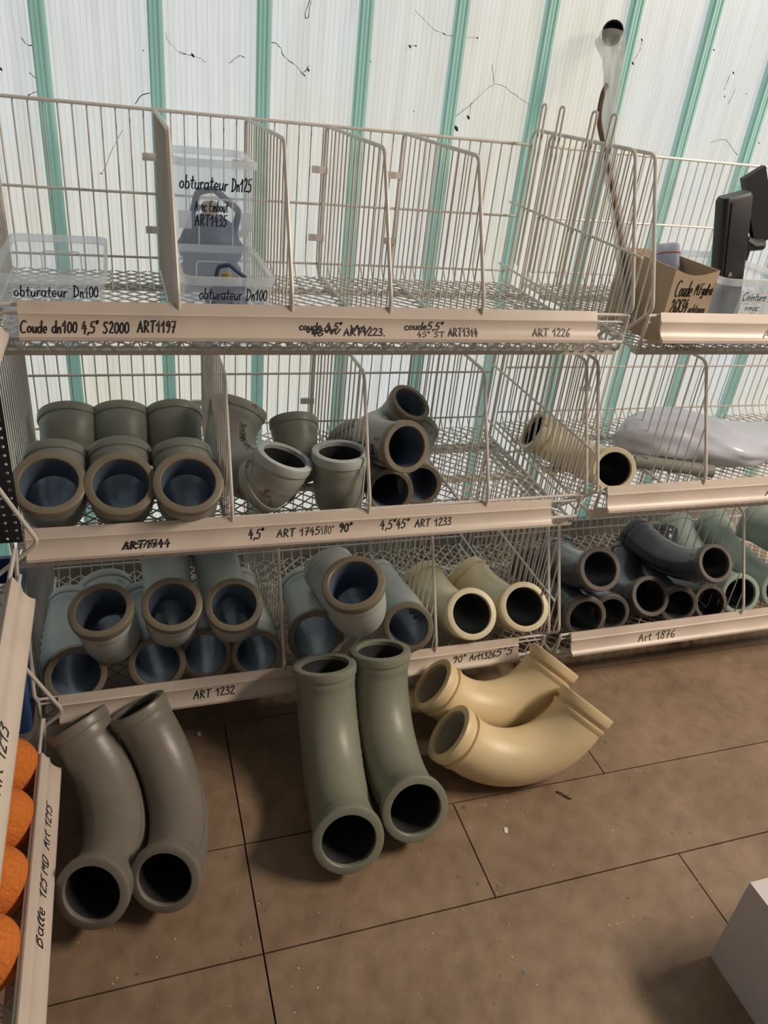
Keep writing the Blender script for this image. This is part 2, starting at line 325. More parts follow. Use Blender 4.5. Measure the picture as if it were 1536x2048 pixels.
def basket(label, loc, rz, z0, u0, u1, s0, s1, texts, group, back_h=.31, depth=.55, tilt=0., strip_col='strip_plastic', back=True, ragged=False):
    t = thing('wire_basket', label, 'wire basket', (loc[0], loc[1], 0), rz, group)
    zf = z0-.078                                      # floor of the basket
    # floor: wires running front to back that turn up into the back grid, with a diamond mesh
    fm = MB(); st = .026
    v0 = .045
    for a in np.arange(u0-depth, u1+.001, .034):
        for sgn in (1, -1):
            p = [(a, v0), (a+depth-v0, depth)]
            if sgn < 0: p = [(a+depth-v0, v0), (a, depth)]
            (xa, ya), (xb, yb) = p
            def cut(xa, ya, xb, yb):
                q = []
                for x_, y_, xo, yo in ((xa, ya, xb, yb), (xb, yb, xa, ya)):
                    if x_ < u0: y_ = y_+(yo-y_)*(u0-x_)/(xo-x_); x_ = u0
                    elif x_ > u1: y_ = y_+(yo-y_)*(u1-x_)/(xo-x_); x_ = u1
                    q.append((x_, y_))
                return q
            if max(xa, xb) <= u0 or min(xa, xb) >= u1: continue
            q = cut(xa, ya, xb, yb)
            fm.tube([(q[0][0], q[0][1], zf), (q[1][0], q[1][1], zf)], R_THIN, 5)
    fm.build('floor_mesh', 'white_wire', t)
    fr = MB()                                         # front wall: zigzag wires between two rails
    k = 0
    for a in np.arange(u0, u1-.02, .0225):
        fr.tube([(a, .030, z0-.0605), (a+.0112, .038, z0-.082), (a+.0225, .030, z0-.0605)], R_THIN, 5)
        k += 1
    fr.build('front_mesh', 'white_wire', t)
    rl = MB(); rl.tube([(u0, .030, z0-.060), (u1, .030, z0-.060)], R_THICK*.95, 8); rl.tube([(u0, .032, z0-.008), (u1, .032, z0-.008)], R_THICK*.9, 8); rl.tube([(u0, .034, z0-.022), (u1, .034, z0-.022)], R_MID, 8)
    for a in (u0, u1): rl.tube(bend([(a, .030, z0-.008), (a, .036, zf), (a, depth, zf)], .01), R_THICK, 8)
    rl.build('rail_frame', 'white_wire', t)
    for v in (.050, .27, .44):
        MB().box(((u0+u1)/2, v, zf-.0065), (u1-u0, .022, .008)).build('cross_bar', 'white_wire', t, smooth=None)
    if back:
        bg_ = MB()
        for a in np.arange(u0+.01, u1, st):
            bg_.tube(bend([(a, depth-.16, zf+.002), (a, depth-.028, zf+.003), (a, depth, zf+.035), (a, depth, z0+back_h-.075)], .012, 3), R_THIN, 5)
        zt = z0+back_h-.075
        for zz, rr in ((zt, R_THICK), (zt-.155, R_MID*1.2), (zf+.03, R_MID*1.1)): bg_.tube([(u0, depth-.003, zz), (u1, depth-.003, zz)], rr, 7)
        bg_.build('back_grid', 'white_wire', t)
    # clip-on label strip
    if s1 > s0:
        sp = MB(); N_ = max(2, int((s1-s0)/.06)); V = []; K = len(SPROF)
        for i in range(N_+1):
            u = s0+(s1-s0)*i/N_
            V += [(u, p[0], z0+p[1]+tilt*(u-s0)) for p in SPROF]
        F = [(i*K+k_, i*K+(k_+1) % K, (i+1)*K+(k_+1) % K, (i+1)*K+k_) for i in range(N_) for k_ in range(K)]
        F += [tuple(range(K)), tuple(N_*K+k_ for k_ in range(K-1, -1, -1))]
        sp.add(V, F); so = sp.build('label_strip', strip_col, t, smooth=25)
        for tx in texts:
            uu0, uu1, h0, hh, s_ = tx[:5]; pw = tx[5] if len(tx) > 5 else .0021; im = tx[6] if len(tx) > 6 else 'ink'
            mb = MB(); f = strip_surface(z0)
            write(mb, text_strokes(s_, hh, width=uu1-uu0), lambda u, h: (f(uu0+u, h0+h)[0]+np.array([0, 0, tilt*(uu0+u-s0)]), f(uu0+u, h0+h)[1]), pw)
            mb.build('handwriting', im, so, smooth='keep')
    return t
Y0 = 1.20                                              # front plane of the main shelving
def ux(px, py, Y=1.21): return at(px, py, Y)[0]
Z1, Z2, Z3 = H-.340, H-.731, H-1.117
XL, XR = -.209, .912
def T(px0, px1, py, h0, hh, s, w=.0021, m_='ink'): return (ux(px0, py), ux(px1, py), h0, hh, s, w, m_)
MAIN = 'wire baskets of the left shelving bay'; RB = 'wire baskets of the right shelving bay'; LU = 'wire baskets of the side shelving'
basket('white wire basket at the top of the left bay holding the lidless clear boxes', (0, Y0), 0, Z1, XL, XR, ux(33, 600, 1.225), ux(1197, 616, 1.225),
       [T(38, 258, 642, .004, .018, 'Coude dn100 4,5" S2000'), T(274, 352, 642, .006, .018, 'ART1197'), T(600, 686, 638, .012, .012, 'coude 4,5"'), T(610, 684, 650, .004, .013, '~~'), T(622, 656, 655, .002, .009, '45\u00b0'), T(688, 772, 650, .003, .013, 'ART1223.'), T(700, 745, 648, .004, .018, '~'),
        T(812, 890, 640, .014, .013, 'coude5,5"'), T(834, 890, 656, .001, .010, '45\u00b0 ST', .0015), T(898, 958, 650, .003, .015, 'ART1314'), T(1068, 1144, 650, .004, .015, 'ART 1226')], MAIN)
basket('white wire basket in the middle of the left bay with grey elbows standing in it', (0, Y0), 0, Z2, XL, XR, ux(50, 1070, 1.225), ux(1100, 1011, 1.225),
       [T(245, 342, 1098, .004, .014, 'ART1744', .0024), T(247, 340, 1098, .005, .012, '8B578141', .0018), T(497, 528, 1082, .008, .018, '4,5"', .0024), T(554, 640, 1076, .008, .015, 'ART 1745'), T(640, 668, 1070, .008, .016, '180\u00b0', .0012), T(678, 704, 1068, .010, .017, '90\u00b0', .0028), T(760, 818, 1060, .010, .018, '4,5"45\u00b0', .0023), T(830, 902, 1054, .010, .016, 'ART 1233')], MAIN, tilt=-.010)
basket('white wire basket at the bottom of the left bay crowded with grey and cream elbows', (0, Y0), 0, Z3, XL, XR, ux(118, 1410, 1.225), ux(1032, 1297, 1.225),
       [T(388, 470, 1410, .008, .018, 'ART 1232', .0022), T(905, 930, 1330, .010, .016, '90\u00b0'), T(938, 988, 1328, .010, .016, 'Art1326'), T(990, 1024, 1318, .012, .019, '5"5')], MAIN)
XR0, XR1 = .958, 2.02
basket('white wire basket at the top of the right bay with an open carton in it', (0, Y0), 0, Z1, XR0, XR1, ux(1322, 628, 1.225), XR1-.03,
       [T(1529, 1575, 660, .004, .017, 'ART')], RB)
basket('white wire basket in the middle of the right bay with a film-wrapped bundle in it', (0, Y0), 0, Z2+.012, XR0, XR1, ux(1212, 986, 1.225), XR1-.03,
       [T(1529, 1575, 990, .006, .016, 'ART')], RB)
basket('white wire basket at the bottom of the right bay holding black elbows', (0, Y0), 0, Z3-.008, XR0, XR1, ux(1138, 1284, 1.225), XR1-.03,
       [T(1275, 1345, 1284, .006, .020, 'Art 1876', .0020)], RB)
# side shelving: same baskets turned a quarter so that they face right
XS = -.165
def uy(px, py): d = ray(px, py); return (-.176/d[0])*d[1]-.10
for z_, lb, tx, u1_ in ((Z1, 'white wire basket of the side shelving at the top left edge', [], 1.12), (Z2, 'white wire basket of the side shelving on its middle level, strip worn', [(uy(6, 1640), uy(18, 1480), .008, .020, 'Art 1213', .0022), (uy(-6, 1790), uy(5, 1660), .008, .019, '85 MP', .0022)], .985), (Z3, 'white wire basket of the side shelving at the bottom with orange balls', [(uy(73, 1862), uy(80, 1785), .008, .022, 'Balle'), (uy(82, 1772), uy(91, 1700), .008, .021, '125 MD'), (uy(93, 1690), uy(100, 1608), .008, .020, 'Art 1215')], .985)):
    basket(lb, (XS, .10), PI/2, z_, .0, 1.075, .0, u1_, tx, LU, back=True, back_h=.29)

def divider(label, x, zt, pts, group, wires=17, hooks=False, bars=False, name='wire_divider'):
    """pts: outline in (y, z) world, from top back round to bottom back"""
    t = thing(name, label, 'wire divider', (x, 0, 0), 0, group)
    f = MB(); f.tube(bend([(0, y, z) for y, z in pts], .016, 4), R_THICK, 8); f.build('frame', 'white_wire', t)
    w = MB(); P = pts+[pts[0]]
    ys_ = np.linspace(min(p[0] for p in pts)+.022, max(p[0] for p in pts)-.02, wires)
    for y in ys_:
        zz = []
        for (ya, za), (yb, zb) in zip(P, P[1:]):
            if (ya-y)*(yb-y) <= 0 and ya != yb: zz.append(za+(zb-za)*(y-ya)/(yb-ya))
        if len(zz) >= 2: w.tube([(0, y, max(zz)), (0, y, min(zz))], R_THIN*1.05, 5)
    w.build('wires', 'white_wire', t)
    zb = max(p[1] for p in pts)
    if not bars:
        yb = max(p[0] for p in pts)
        for dz in (.085, .225):
            MB().box((-.010, yb-.002, zb-dz), (.034, .008, .014)).build('clip', 'white_wire', t, smooth=None)
    return t
def div_pts(ztop, zf): return [(1.735, zf+.004), (1.745, zf+.05), (1.745, ztop), (1.335, ztop), (1.222, zf+.085), (1.232, zf+.004), (1.735, zf+.004)]
DG = 'wire dividers of the shelving'
def zt_of(Z): return Z+.235
dv = [(Z1, .082, 'white wire divider on the top shelf beside the tall clear box, first from the left'), (Z1, .261, 'white wire divider on the top shelf right of the clear boxes, second from the left'), (Z1, .430, 'white wire divider in the empty top shelf, third from the left'), (Z1, .602, 'white wire divider in the empty top shelf, last before the end panel'),
      (Z2, .166, 'white wire divider on the middle shelf between three grey elbow pairs and rusty elbows'), (Z2, .430, 'white wire divider on the middle shelf in front of the stacked stencilled elbows'), (Z2, .684, 'white wire divider on the middle shelf by the empty compartment'),
      (Z3, .2765, 'white wire divider on the bottom shelf between two heaps of grey elbows'), (Z3, .6257, 'white wire divider on the bottom shelf between grey and cream elbows')]
for Z, x, lb in dv: divider(lb, x, None, div_pts(zt_of(Z), Z-.076), DG)
divider('white wire divider crossing the film-wrapped bundle on the middle right shelf', at(1405, 970, 1.225)[0], None, div_pts(zt_of(Z2)+.02, Z2-.066), DG)
divider('white wire divider on the bottom right shelf between black and pale green elbows', at(1483, 1222, 1.225)[0], None, div_pts(zt_of(Z3), Z3-.082), DG)
# end panels where the bays meet
def panel(label, x, Z, up, bars):
    pts = [(1.36, Z-.115), (1.222, Z+.004), (1.335, Z+.235+up), (1.735, Z+.235+up), (1.745, Z+.22+up), (1.745, Z-.115), (1.36, Z-.115)]
    t = divider(label, x, None, pts, 'wire end panels between the bays', wires=20, bars=True, name='wire_end_panel')
    if bars:
        b_ = MB()
        for dz in (.105, -.04): b_.tube([(-.006, 1.79, Z+dz), (-.006, 1.225, Z+dz-.006)], R_MID*1.15, 7)
        b_.build('cross_rods', 'white_wire', t)
    return t
pa = panel('white wire end panel closing the left bay on the top level, with four hooks', .912, Z1, .032, True)
hk = MB()
for y in (1.70, 1.62, 1.49, 1.42):
    hk.tube(bend([(-.012, y, Z1-.02), (-.012, y, Z1+.32), (-.012, y-.018, Z1+.32), (-.012, y-.018, Z1-.02)], .009, 5), R_MID*1.1, 7)
hk.build('hooks', 'white_wire', pa)
panel('white wire end panel at the start of the right bay on the top level', .957, Z1, .028, False)
panel('white wire end panel closing the left bay on the middle level beside the cream elbow', .916, Z2, .02, True)
panel('white wire end panel at the start of the right bay on the middle level', .944, Z2, .02, False)
panel('white wire end panel closing the left bay on the bottom level beside cream elbows', .916, Z3, .02, True)
panel('white wire end panel at the start of the right bay beside the lowest black elbow', .944, Z3, .02, False)
for Z, w_ in ((Z1, 'top'), (Z2, 'middle'), (Z3, 'bottom')): panel('white wire end panel at the far left of the left bay on the %s level' % w_, -.213, Z, .02, False)
# far end panels of the side shelving, seen at the left corner
for Z, w_ in ((Z2, 'middle'), (Z3, 'bottom')):
    t = thing('wire_end_panel', 'white wire end panel of the side shelving at the corner, %s level' % w_, 'wire divider', (0, 1.186, 0), 0, 'wire end panels of the side shelving')
    f = MB(); f.tube(bend([(XS-.52, 0, Z-.11), (XS-.12, 0, Z-.11), (XS+.005, 0, Z-.004), (XS-.10, 0, Z+.23), (XS-.53, 0, Z+.23)], .014), R_THICK*1.1, 8); f.build('frame', 'white_wire', t)
    w = MB()
    for a in np.arange(XS-.50, XS-.12, .026): w.tube([(a, 0, Z-.11), (a, 0, Z+.23)], R_THIN, 5)
    w.build('wires', 'white_wire', t)

# ------------------------------------------------------------------ pipe elbows
def sweep(mb, C0, T0, K, st, seg=44, closed_rows=True):
    """st: list of (centre, tangent, radius); K: constant axis normal to the bend plane"""
    V = []; N = len(st)
    for c, t, r in st:
        e2 = np.cross(K, t)
        for k in range(seg):
            q = 2*PI*k/seg; V.append(c+r*(math.cos(q)*K+math.sin(q)*e2))
    F = [(i*seg+k, i*seg+(k+1) % seg, (i+1)*seg+(k+1) % seg, (i+1)*seg+k) for i in range(N-1) for k in range(seg)]
    mb.add(V, F)
STYLES = {'grey': ('grey_paint', 'warm_lit_rim', 'steel_bore'), 'rusty': ('rusty_grey_paint', 'warm_lit_rim', 'steel_bore'), 'pale': ('blue_lit_grey_paint', 'warm_lit_rim', 'steel_bore'), 'rustyplain': ('rusty_grey_paint', 'rusty_grey_paint', 'steel_bore'), 'pale2': ('rusty_grey_paint', 'blue_lit_grey_paint', 'dark_bore'), 'greytop': ('grey_paint', 'blue_lit_grey_paint', 'dark_bore'),
          'floorbrown': ('brown_grey_paint', 'brown_grey_paint', 'dark_bore'), 'floorgreen': ('green_grey_paint', 'green_grey_paint', 'dark_bore'),
          'green': ('sea_green_paint', 'sea_green_paint', 'dark_bore'), 'cream': ('cream_paint', 'cream_paint', 'cream_liner'), 'palecream': ('pale_cream_paint', 'pale_cream_paint', 'dark_bore'), 'black': ('black_paint', 'black_rim', 'dark_bore')}
def elbow(A, n_, b_, th, Rb, leg, rf, style, label, group, seam=None, stencil=None):
    A = np.array(A); n_ = np.array(n_); n_ /= np.linalg.norm(n_); t0 = -n_; b_ = np.array(b_); b_ -= t0*(b_@t0); b_ /= np.linalg.norm(b_); K = np.cross(t0, b_)
    o = A+t0*leg; L = 2*leg+Rb*th
    def fr_(s):
        if s <= leg: return A+t0*s, t0
        if s >= L-leg:
            t1 = math.cos(th)*t0+math.sin(th)*b_; return o+Rb*(math.sin(th)*t0+(1-math.cos(th))*b_)+t1*(s-(L-leg)), t1
        a = (s-leg)/Rb; return o+Rb*(math.sin(a)*t0+(1-math.cos(a))*b_), math.cos(a)*t0+math.sin(a)*b_
    mo, mf, mi = STYLES[style]
    cream = style in ('cream', 'palecream')
    root = thing('pipe_elbow', label, 'pipe elbow', tuple(A), 0, group)
    def loc(c): return c-A
    rp = rf*(.925 if cream else .91); ri = rf*(.765 if cream else .75 if style in ('floorbrown', 'floorgreen') else .765)
    fl = .021 if cream else .020
    es = [0, .0025, .0085, .0105, .0165, .0205, .025] if cream else [0, .004, .006, .014, .020]
    ss = [fl+q for q in es]+list(np.linspace(fl+.03, L-fl-.03, 26))+[L-fl-q for q in reversed(es)]
    def rad(s):
        e_ = min(s, L-s)-fl
        if cream:
            if e_ < .009: return rf*.875
            if e_ < .017: return rf*.972
            return rp
        if e_ < .0145: return rf*.945
        return rp
    def st(s, r):
        c, t = fr_(s); return loc(c), t, r
    bd = MB(); sweep(bd, None, None, K, [st(s, rad(s)) for s in ss]); bd.build('pipe_body', mo, root, smooth=40)
    for end in (0, 1):
        f_ = (lambda s: s) if end == 0 else (lambda s: L-s)
        pr = [(.012, ri+.0004), (0.0012, ri+.0004), (0, ri+.0016), (0, rf*.965), (.0012, rf*.993), (.0035, rf), (fl-.004, rf), (fl-.001, rf*.985), (fl, rf*.94), (fl+.001, rf*.86)]
        m_ = MB(); sweep(m_, None, None, K, [st(f_(s), r) for s, r in pr]); m_.build('flange', mf if end == 0 else mo, root, smooth=38)
    ln = MB(); sl = list(np.linspace(.009, L-.009, 28))
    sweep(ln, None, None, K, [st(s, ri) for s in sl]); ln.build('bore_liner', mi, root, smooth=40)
    if seam:
        sm = MB()
        for ang in seam:
            pts = []; rs = []
            for s in np.linspace(fl+.03, L-fl-.02, 70):
                c, t = fr_(s); e2 = np.cross(K, t); a = math.radians(ang); pts.append(loc(c)+(rp-.0004)*(math.cos(a)*K+math.sin(a)*e2)); rs.append(.0012+.0014*random.random())
            sm.tube(pts, rs, 5)
        sm.build('casting_seam', mo, root)
    if stencil:
        for (s0, ang0, hh, w_, txt, pw) in stencil:
            mb = MB()
            def surf(u, h):
                s = s0+u; c, t = fr_(s); e2 = np.cross(K, t); a = math.radians(ang0)+h/rp; d = math.cos(a)*K+math.sin(a)*e2; return loc(c)+d*rp, d
            write(mb, text_strokes(txt, hh, width=w_, slant=0, jitter=0), surf, pw); mb.build('stencil_text', 'stencil_ink', root, smooth='keep')
    return root
ELB = [
    dict(A=[-0.141, 1.262, 0.618], n_=[0.02, -0.55, 0.83], b_=[0.0, 0.83, 0.55], th=1.48, Rb=0.1, leg=0.05, rf=0.0615, style='grey', label='grey elbow at the left end of the middle shelf front row, open end up', group='grey pipe elbows in the baskets'),
    dict(A=[-0.024, 1.255, 0.613], n_=[0.01, -0.6, 0.8], b_=[0.0, 0.8, 0.6], th=1.48, Rb=0.1, leg=0.05, rf=0.0615, style='grey', label='grey elbow in the middle of the three front ones on the left middle shelf', group='grey pipe elbows in the baskets'),
    dict(A=[0.09, 1.24, 0.616], n_=[-0.02, -0.58, 0.81], b_=[0.0, 0.81, 0.58], th=1.48, Rb=0.1, leg=0.05, rf=0.0615, style='grey', label='grey elbow beside the first divider in the middle shelf front row', group='grey pipe elbows in the baskets'),
    dict(A=[-0.128, 1.63, 0.477], n_=[0.0, 0.02, -1.0], b_=[0.0, 1.0, 0.0], th=0.95, Rb=0.052, leg=0.028, rf=0.0655, style='grey', label='grey elbow standing behind the leftmost front elbow of the middle shelf', group='grey pipe elbows in the baskets'),
    dict(A=[-0.022, 1.63, 0.477], n_=[0.0, 0.02, -1.0], b_=[0.0, 1.0, 0.0], th=0.95, Rb=0.052, leg=0.028, rf=0.0655, style='grey', label='grey elbow standing behind the middle front elbow of the middle shelf', group='grey pipe elbows in the baskets'),
    dict(A=[0.092, 1.63, 0.477], n_=[0.0, 0.02, -1.0], b_=[0.0, 1.0, 0.0], th=0.95, Rb=0.052, leg=0.028, rf=0.0655, style='grey', label='grey elbow standing behind the third front elbow of the middle shelf', group='grey pipe elbows in the baskets'),
    dict(A=[0.2315, 1.5752, 0.6191], n_=[0.4, 0.57, 0.717], b_=[0.642, -0.733, 0.225], th=1.8151, Rb=0.104, leg=0.05, rf=0.0605, style='rustyplain', label='large rust-stained grey elbow with stencilled text curving up behind two others', group='grey pipe elbows in the baskets', stencil=[(0.05, 57.4, 0.013, 0.17, '34117MBG 1217 28', 0.002)]),
    dict(A=[0.345, 1.515, 0.478], n_=[0.0, 0.02, -1.0], b_=[0.0, 1.0, 0.0], th=0.8, Rb=0.06, leg=0.04, rf=0.054, style='grey', label='grey elbow standing at the back between rust-stained and plain upright elbows', group='grey pipe elbows in the baskets'),
    dict(A=[0.2788, 1.31, 0.6257], n_=[0.31, -0.024, 0.951], b_=[-0.742, 0.619, 0.257], th=0.6218, Rb=0.0517, leg=0.033, rf=0.057, style='pale2', label='tilted rusty grey elbow with opening facing up right of the first divider', group='grey pipe elbows in the baskets'),
    dict(A=[0.3883, 1.31, 0.6317], n_=[-0.016, 0.038, 0.999], b_=[0.329, 0.944, -0.03], th=1.8151, Rb=0.0855, leg=0.045, rf=0.057, style='greytop', label='upright grey elbow with opening facing up beside the second divider', group='grey pipe elbows in the baskets'),
    dict(A=[0.5156, 1.2803, 0.6481], n_=[0.199, -0.916, 0.347], b_=[0.975, 0.22, 0.021], th=0.9314, Rb=0.3712, leg=0.045, rf=0.053, style='rusty', label='pale grey elbow with black stencilled letters on top of the right heap', group='grey pipe elbows in the baskets', stencil=[(0.05, -99.0, 0.02, 0.07, 'BTR 23', 0.0036), (0.045, -69.0, 0.012, 0.08, '2005 3800', 0.0018)]),
    dict(A=[0.6238, 1.56, 0.6264], n_=[0.288, -0.456, 0.842], b_=[0.661, 0.731, 0.17], th=1.0204, Rb=0.1095, leg=0.045, rf=0.052, style='grey', label='topmost grey elbow of the heap, tilted opening facing up right', group='grey pipe elbows in the baskets'),
    dict(A=[0.5033, 1.312, 0.5298], n_=[-0.111, -0.974, 0.197], b_=[0.728, 0.055, 0.684], th=0.6847, Rb=0.2543, leg=0.05, rf=0.0505, style='rusty', label='grey elbow at the bottom of the heap directly behind the second divider', group='grey pipe elbows in the baskets'),
    dict(A=[0.5829, 1.345, 0.5238], n_=[-0.148, -0.971, 0.188], b_=[0.603, 0.062, 0.795], th=0.6052, Rb=0.2924, leg=0.05, rf=0.0485, style='grey', label='grey elbow at the bottom right of the heap, dark inside', group='grey pipe elbows in the baskets'),
    dict(A=[0.482, 1.6, 0.5313], n_=[-0.323, 0.857, 0.401], b_=[0.092, -0.394, 0.915], th=1.1357, Rb=0.0688, leg=0.045, rf=0.053, style='rustyplain', label='grey stencilled elbow lying behind the divider wires left of the heap', group='grey pipe elbows in the baskets', stencil=[(0.04, 46.2, 0.014, 0.08, '23 RDP', 0.0018), (0.04, 16.2, 0.014, 0.08, 'BADR', 0.0024)]),
    dict(A=[1.0414, 1.31, 0.555], n_=[-0.267, -0.884, 0.383], b_=[-0.831, 0.413, 0.372], th=1.7582, Rb=0.1095, leg=0.05, rf=0.051, style='palecream', label='single cream elbow poking through the end panel on the middle shelf', group='cream pipe elbows in the baskets'),
    dict(A=[-0.0792, 1.2608, 0.3385], n_=[-0.128, -0.336, 0.933], b_=[-0.162, 0.935, 0.314], th=1.4897, Rb=0.2099, leg=0.05, rf=0.0615, style='pale', label='grey elbow on top at the left of the bottom shelf, wide mouth tilted up', group='grey pipe elbows in the baskets', seam=[0, 180]),
    dict(A=[0.053, 1.25, 0.3431], n_=[-0.015, -0.459, 0.888], b_=[-0.01, 0.888, 0.459], th=1.7826, Rb=0.1565, leg=0.05, rf=0.0585, style='pale', label='grey elbow on top in the middle of the bottom left heap', group='grey pipe elbows in the baskets'),
    dict(A=[0.1734, 1.25, 0.3267], n_=[-0.086, -0.514, 0.854], b_=[-0.113, 0.856, 0.504], th=1.7512, Rb=0.1563, leg=0.05, rf=0.0575, style='pale', label='grey elbow on top at the right of the bottom left heap', group='grey pipe elbows in the baskets'),
    dict(A=[-0.1369, 1.262, 0.1773], n_=[0.229, -0.908, 0.35], b_=[0.564, 0.417, 0.713], th=0.6476, Rb=0.3065, leg=0.05, rf=0.0605, style='pale', label='lowest grey elbow at the left end of the bottom shelf', group='grey pipe elbows in the baskets'),
    dict(A=[0.0193, 1.262, 0.1831], n_=[0.017, -0.908, 0.42], b_=[-0.263, 0.401, 0.877], th=0.6137, Rb=0.3256, leg=0.05, rf=0.0575, style='pale', label='second lowest grey elbow from the left on the bottom shelf', group='grey pipe elbows in the baskets'),
    dict(A=[0.1187, 1.275, 0.1805], n_=[-0.091, -0.92, 0.382], b_=[-0.066, 0.388, 0.919], th=0.5233, Rb=0.3704, leg=0.05, rf=0.0565, style='pale', label='third lowest grey elbow from the left on the bottom shelf', group='grey pipe elbows in the baskets'),
    dict(A=[0.2225, 1.25, 0.1866], n_=[-0.154, -0.911, 0.383], b_=[-0.525, 0.404, 0.749], th=0.6093, Rb=0.3967, leg=0.05, rf=0.0535, style='pale', label='lowest grey elbow just left of the bottom divider', group='grey pipe elbows in the baskets'),
    dict(A=[0.3551, 1.27, 0.1972], n_=[-0.175, -0.913, 0.369], b_=[-0.259, 0.404, 0.877], th=0.4035, Rb=0.4207, leg=0.05, rf=0.0615, style='pale', label='lowest grey elbow just right of the bottom divider, pale blue bore', group='grey pipe elbows in the baskets'),
    dict(A=[0.3881, 1.1524, 0.4254], n_=[-0.308, -0.313, 0.898], b_=[-0.196, 0.945, 0.262], th=1.4803, Rb=0.1993, leg=0.05, rf=0.0625, style='pale', label='wide-mouthed grey elbow on top in the second bottom compartment', group='grey pipe elbows in the baskets'),
    dict(A=[0.5606, 1.245, 0.2161], n_=[-0.281, -0.863, 0.421], b_=[-0.683, 0.488, 0.543], th=0.6818, Rb=0.2958, leg=0.05, rf=0.057, style='pale', label='grey elbow behind the taller floor elbow, beside the wire divider', group='grey pipe elbows in the baskets'),
    dict(A=[0.7194, 1.255, 0.2268], n_=[-0.039, -0.743, 0.668], b_=[-0.285, 0.649, 0.705], th=0.9151, Rb=0.2131, leg=0.05, rf=0.0605, style='palecream', label='left one of two cream elbows on the bottom shelf', group='cream pipe elbows in the baskets'),
    dict(A=[0.8551, 1.255, 0.2297], n_=[-0.136, -0.727, 0.674], b_=[-0.478, 0.644, 0.598], th=1.0098, Rb=0.1987, leg=0.05, rf=0.0595, style='palecream', label='right one of two cream elbows on the bottom shelf by the end panel', group='cream pipe elbows in the baskets'),
    dict(A=[1.0579, 1.28, 0.2985], n_=[-0.085, -0.789, 0.608], b_=[-0.099, 0.614, 0.783], th=0.3999, Rb=0.3716, leg=0.05, rf=0.0545, style='black', label='shiny dark elbow resting on top at the left of the right bay bottom shelf', group='black pipe elbows in the right bay'),
    dict(A=[1.3808, 1.255, 0.2998], n_=[-0.054, -0.786, 0.615], b_=[-0.273, 0.604, 0.748], th=0.7718, Rb=0.2761, leg=0.06, rf=0.05, style='black', label='long black elbow lying on top of the others in the right bay', group='black pipe elbows in the right bay'),
    dict(A=[1.2603, 1.305, 0.1747], n_=[-0.099, -0.763, 0.639], b_=[0.561, 0.487, 0.669], th=1.2535, Rb=0.1715, leg=0.05, rf=0.0535, style='black', label='black elbow leaning in the middle below the long black elbow', group='black pipe elbows in the right bay'),
    dict(A=[1.0425, 1.262, 0.1649], n_=[-0.097, -0.953, 0.287], b_=[-0.576, 0.289, 0.765], th=0.5272, Rb=0.3892, leg=0.05, rf=0.0555, style='black', label='lowest black elbow at the left beside the end panel', group='black pipe elbows in the right bay'),
    dict(A=[1.1344, 1.285, 0.1476], n_=[-0.127, -0.951, 0.281], b_=[-0.232, 0.304, 0.924], th=0.5273, Rb=0.4591, leg=0.05, rf=0.0515, style='black', label='black elbow half hidden behind the lowest left black elbow', group='black pipe elbows in the right bay'),
    dict(A=[1.3541, 1.295, 0.1394], n_=[-0.206, -0.943, 0.262], b_=[0.04, 0.26, 0.965], th=0.5228, Rb=0.4561, leg=0.05, rf=0.052, style='black', label='small black elbow on the shelf below the long black elbow, left of two', group='black pipe elbows in the right bay'),
    dict(A=[1.4546, 1.29, 0.1388], n_=[-0.109, -0.841, 0.53], b_=[0.318, 0.476, 0.82], th=1.133, Rb=0.269, leg=0.05, rf=0.05, style='black', label='small black elbow on the shelf below the long black elbow, right of two', group='black pipe elbows in the right bay'),
    dict(A=[1.5643, 1.305, 0.143], n_=[-0.189, -0.903, 0.386], b_=[-0.129, 0.413, 0.902], th=0.813, Rb=0.3384, leg=0.06, rf=0.0575, style='green', label='pale green elbow behind the bottom right divider', group='grey pipe elbows in the baskets'),
    dict(A=[1.7081, 1.305, 0.1413], n_=[-0.232, -0.898, 0.375], b_=[-0.248, 0.427, 0.87], th=0.8272, Rb=0.3328, leg=0.06, rf=0.0575, style='green', label='pale green elbow at the right edge of the bottom shelf', group='grey pipe elbows in the baskets'),
    dict(A=[1.7377, 1.52, 0.2585], n_=[-0.34, 0.937, 0.075], b_=[-0.323, -0.192, 0.927], th=0.3232, Rb=0.2821, leg=0.06, rf=0.075, style='green', label='big pale green elbow lying on top at the right edge of the bottom shelf', group='grey pipe elbows in the baskets'),
    dict(A=[-0.1093, 0.8247, 0.1017], n_=[-0.319, -0.83, 0.457], b_=[-0.44, 0.557, 0.704], th=1.5665, Rb=0.1869, leg=0.05, rf=0.06, style='floorbrown', label='brownish grey floor elbow farther left, beside the side shelving strip', group='pipe elbows standing on the floor', seam=[0, 180]),
    dict(A=[0.0031, 0.8278, 0.0962], n_=[-0.293, -0.846, 0.445], b_=[-0.395, 0.531, 0.75], th=1.6435, Rb=0.1828, leg=0.05, rf=0.0585, style='floorbrown', label='brownish grey floor elbow with chipped rim, second from the left', group='pipe elbows standing on the floor', seam=[0, 180]),
    dict(A=[0.3209, 0.8317, 0.0926], n_=[-0.116, -0.917, 0.382], b_=[-0.022, 0.387, 0.922], th=1.5934, Rb=0.1931, leg=0.05, rf=0.065, style='floorgreen', label='green grey floor elbow, shorter one of the middle pair', group='pipe elbows standing on the floor', seam=[0, 180]),
    dict(A=[0.4593, 0.8643, 0.098], n_=[-0.042, -0.902, 0.43], b_=[0.009, 0.43, 0.903], th=1.674, Rb=0.181, leg=0.05, rf=0.065, style='floorgreen', label='green grey floor elbow, taller one next to the cream elbows', group='pipe elbows standing on the floor', seam=[0, 180]),
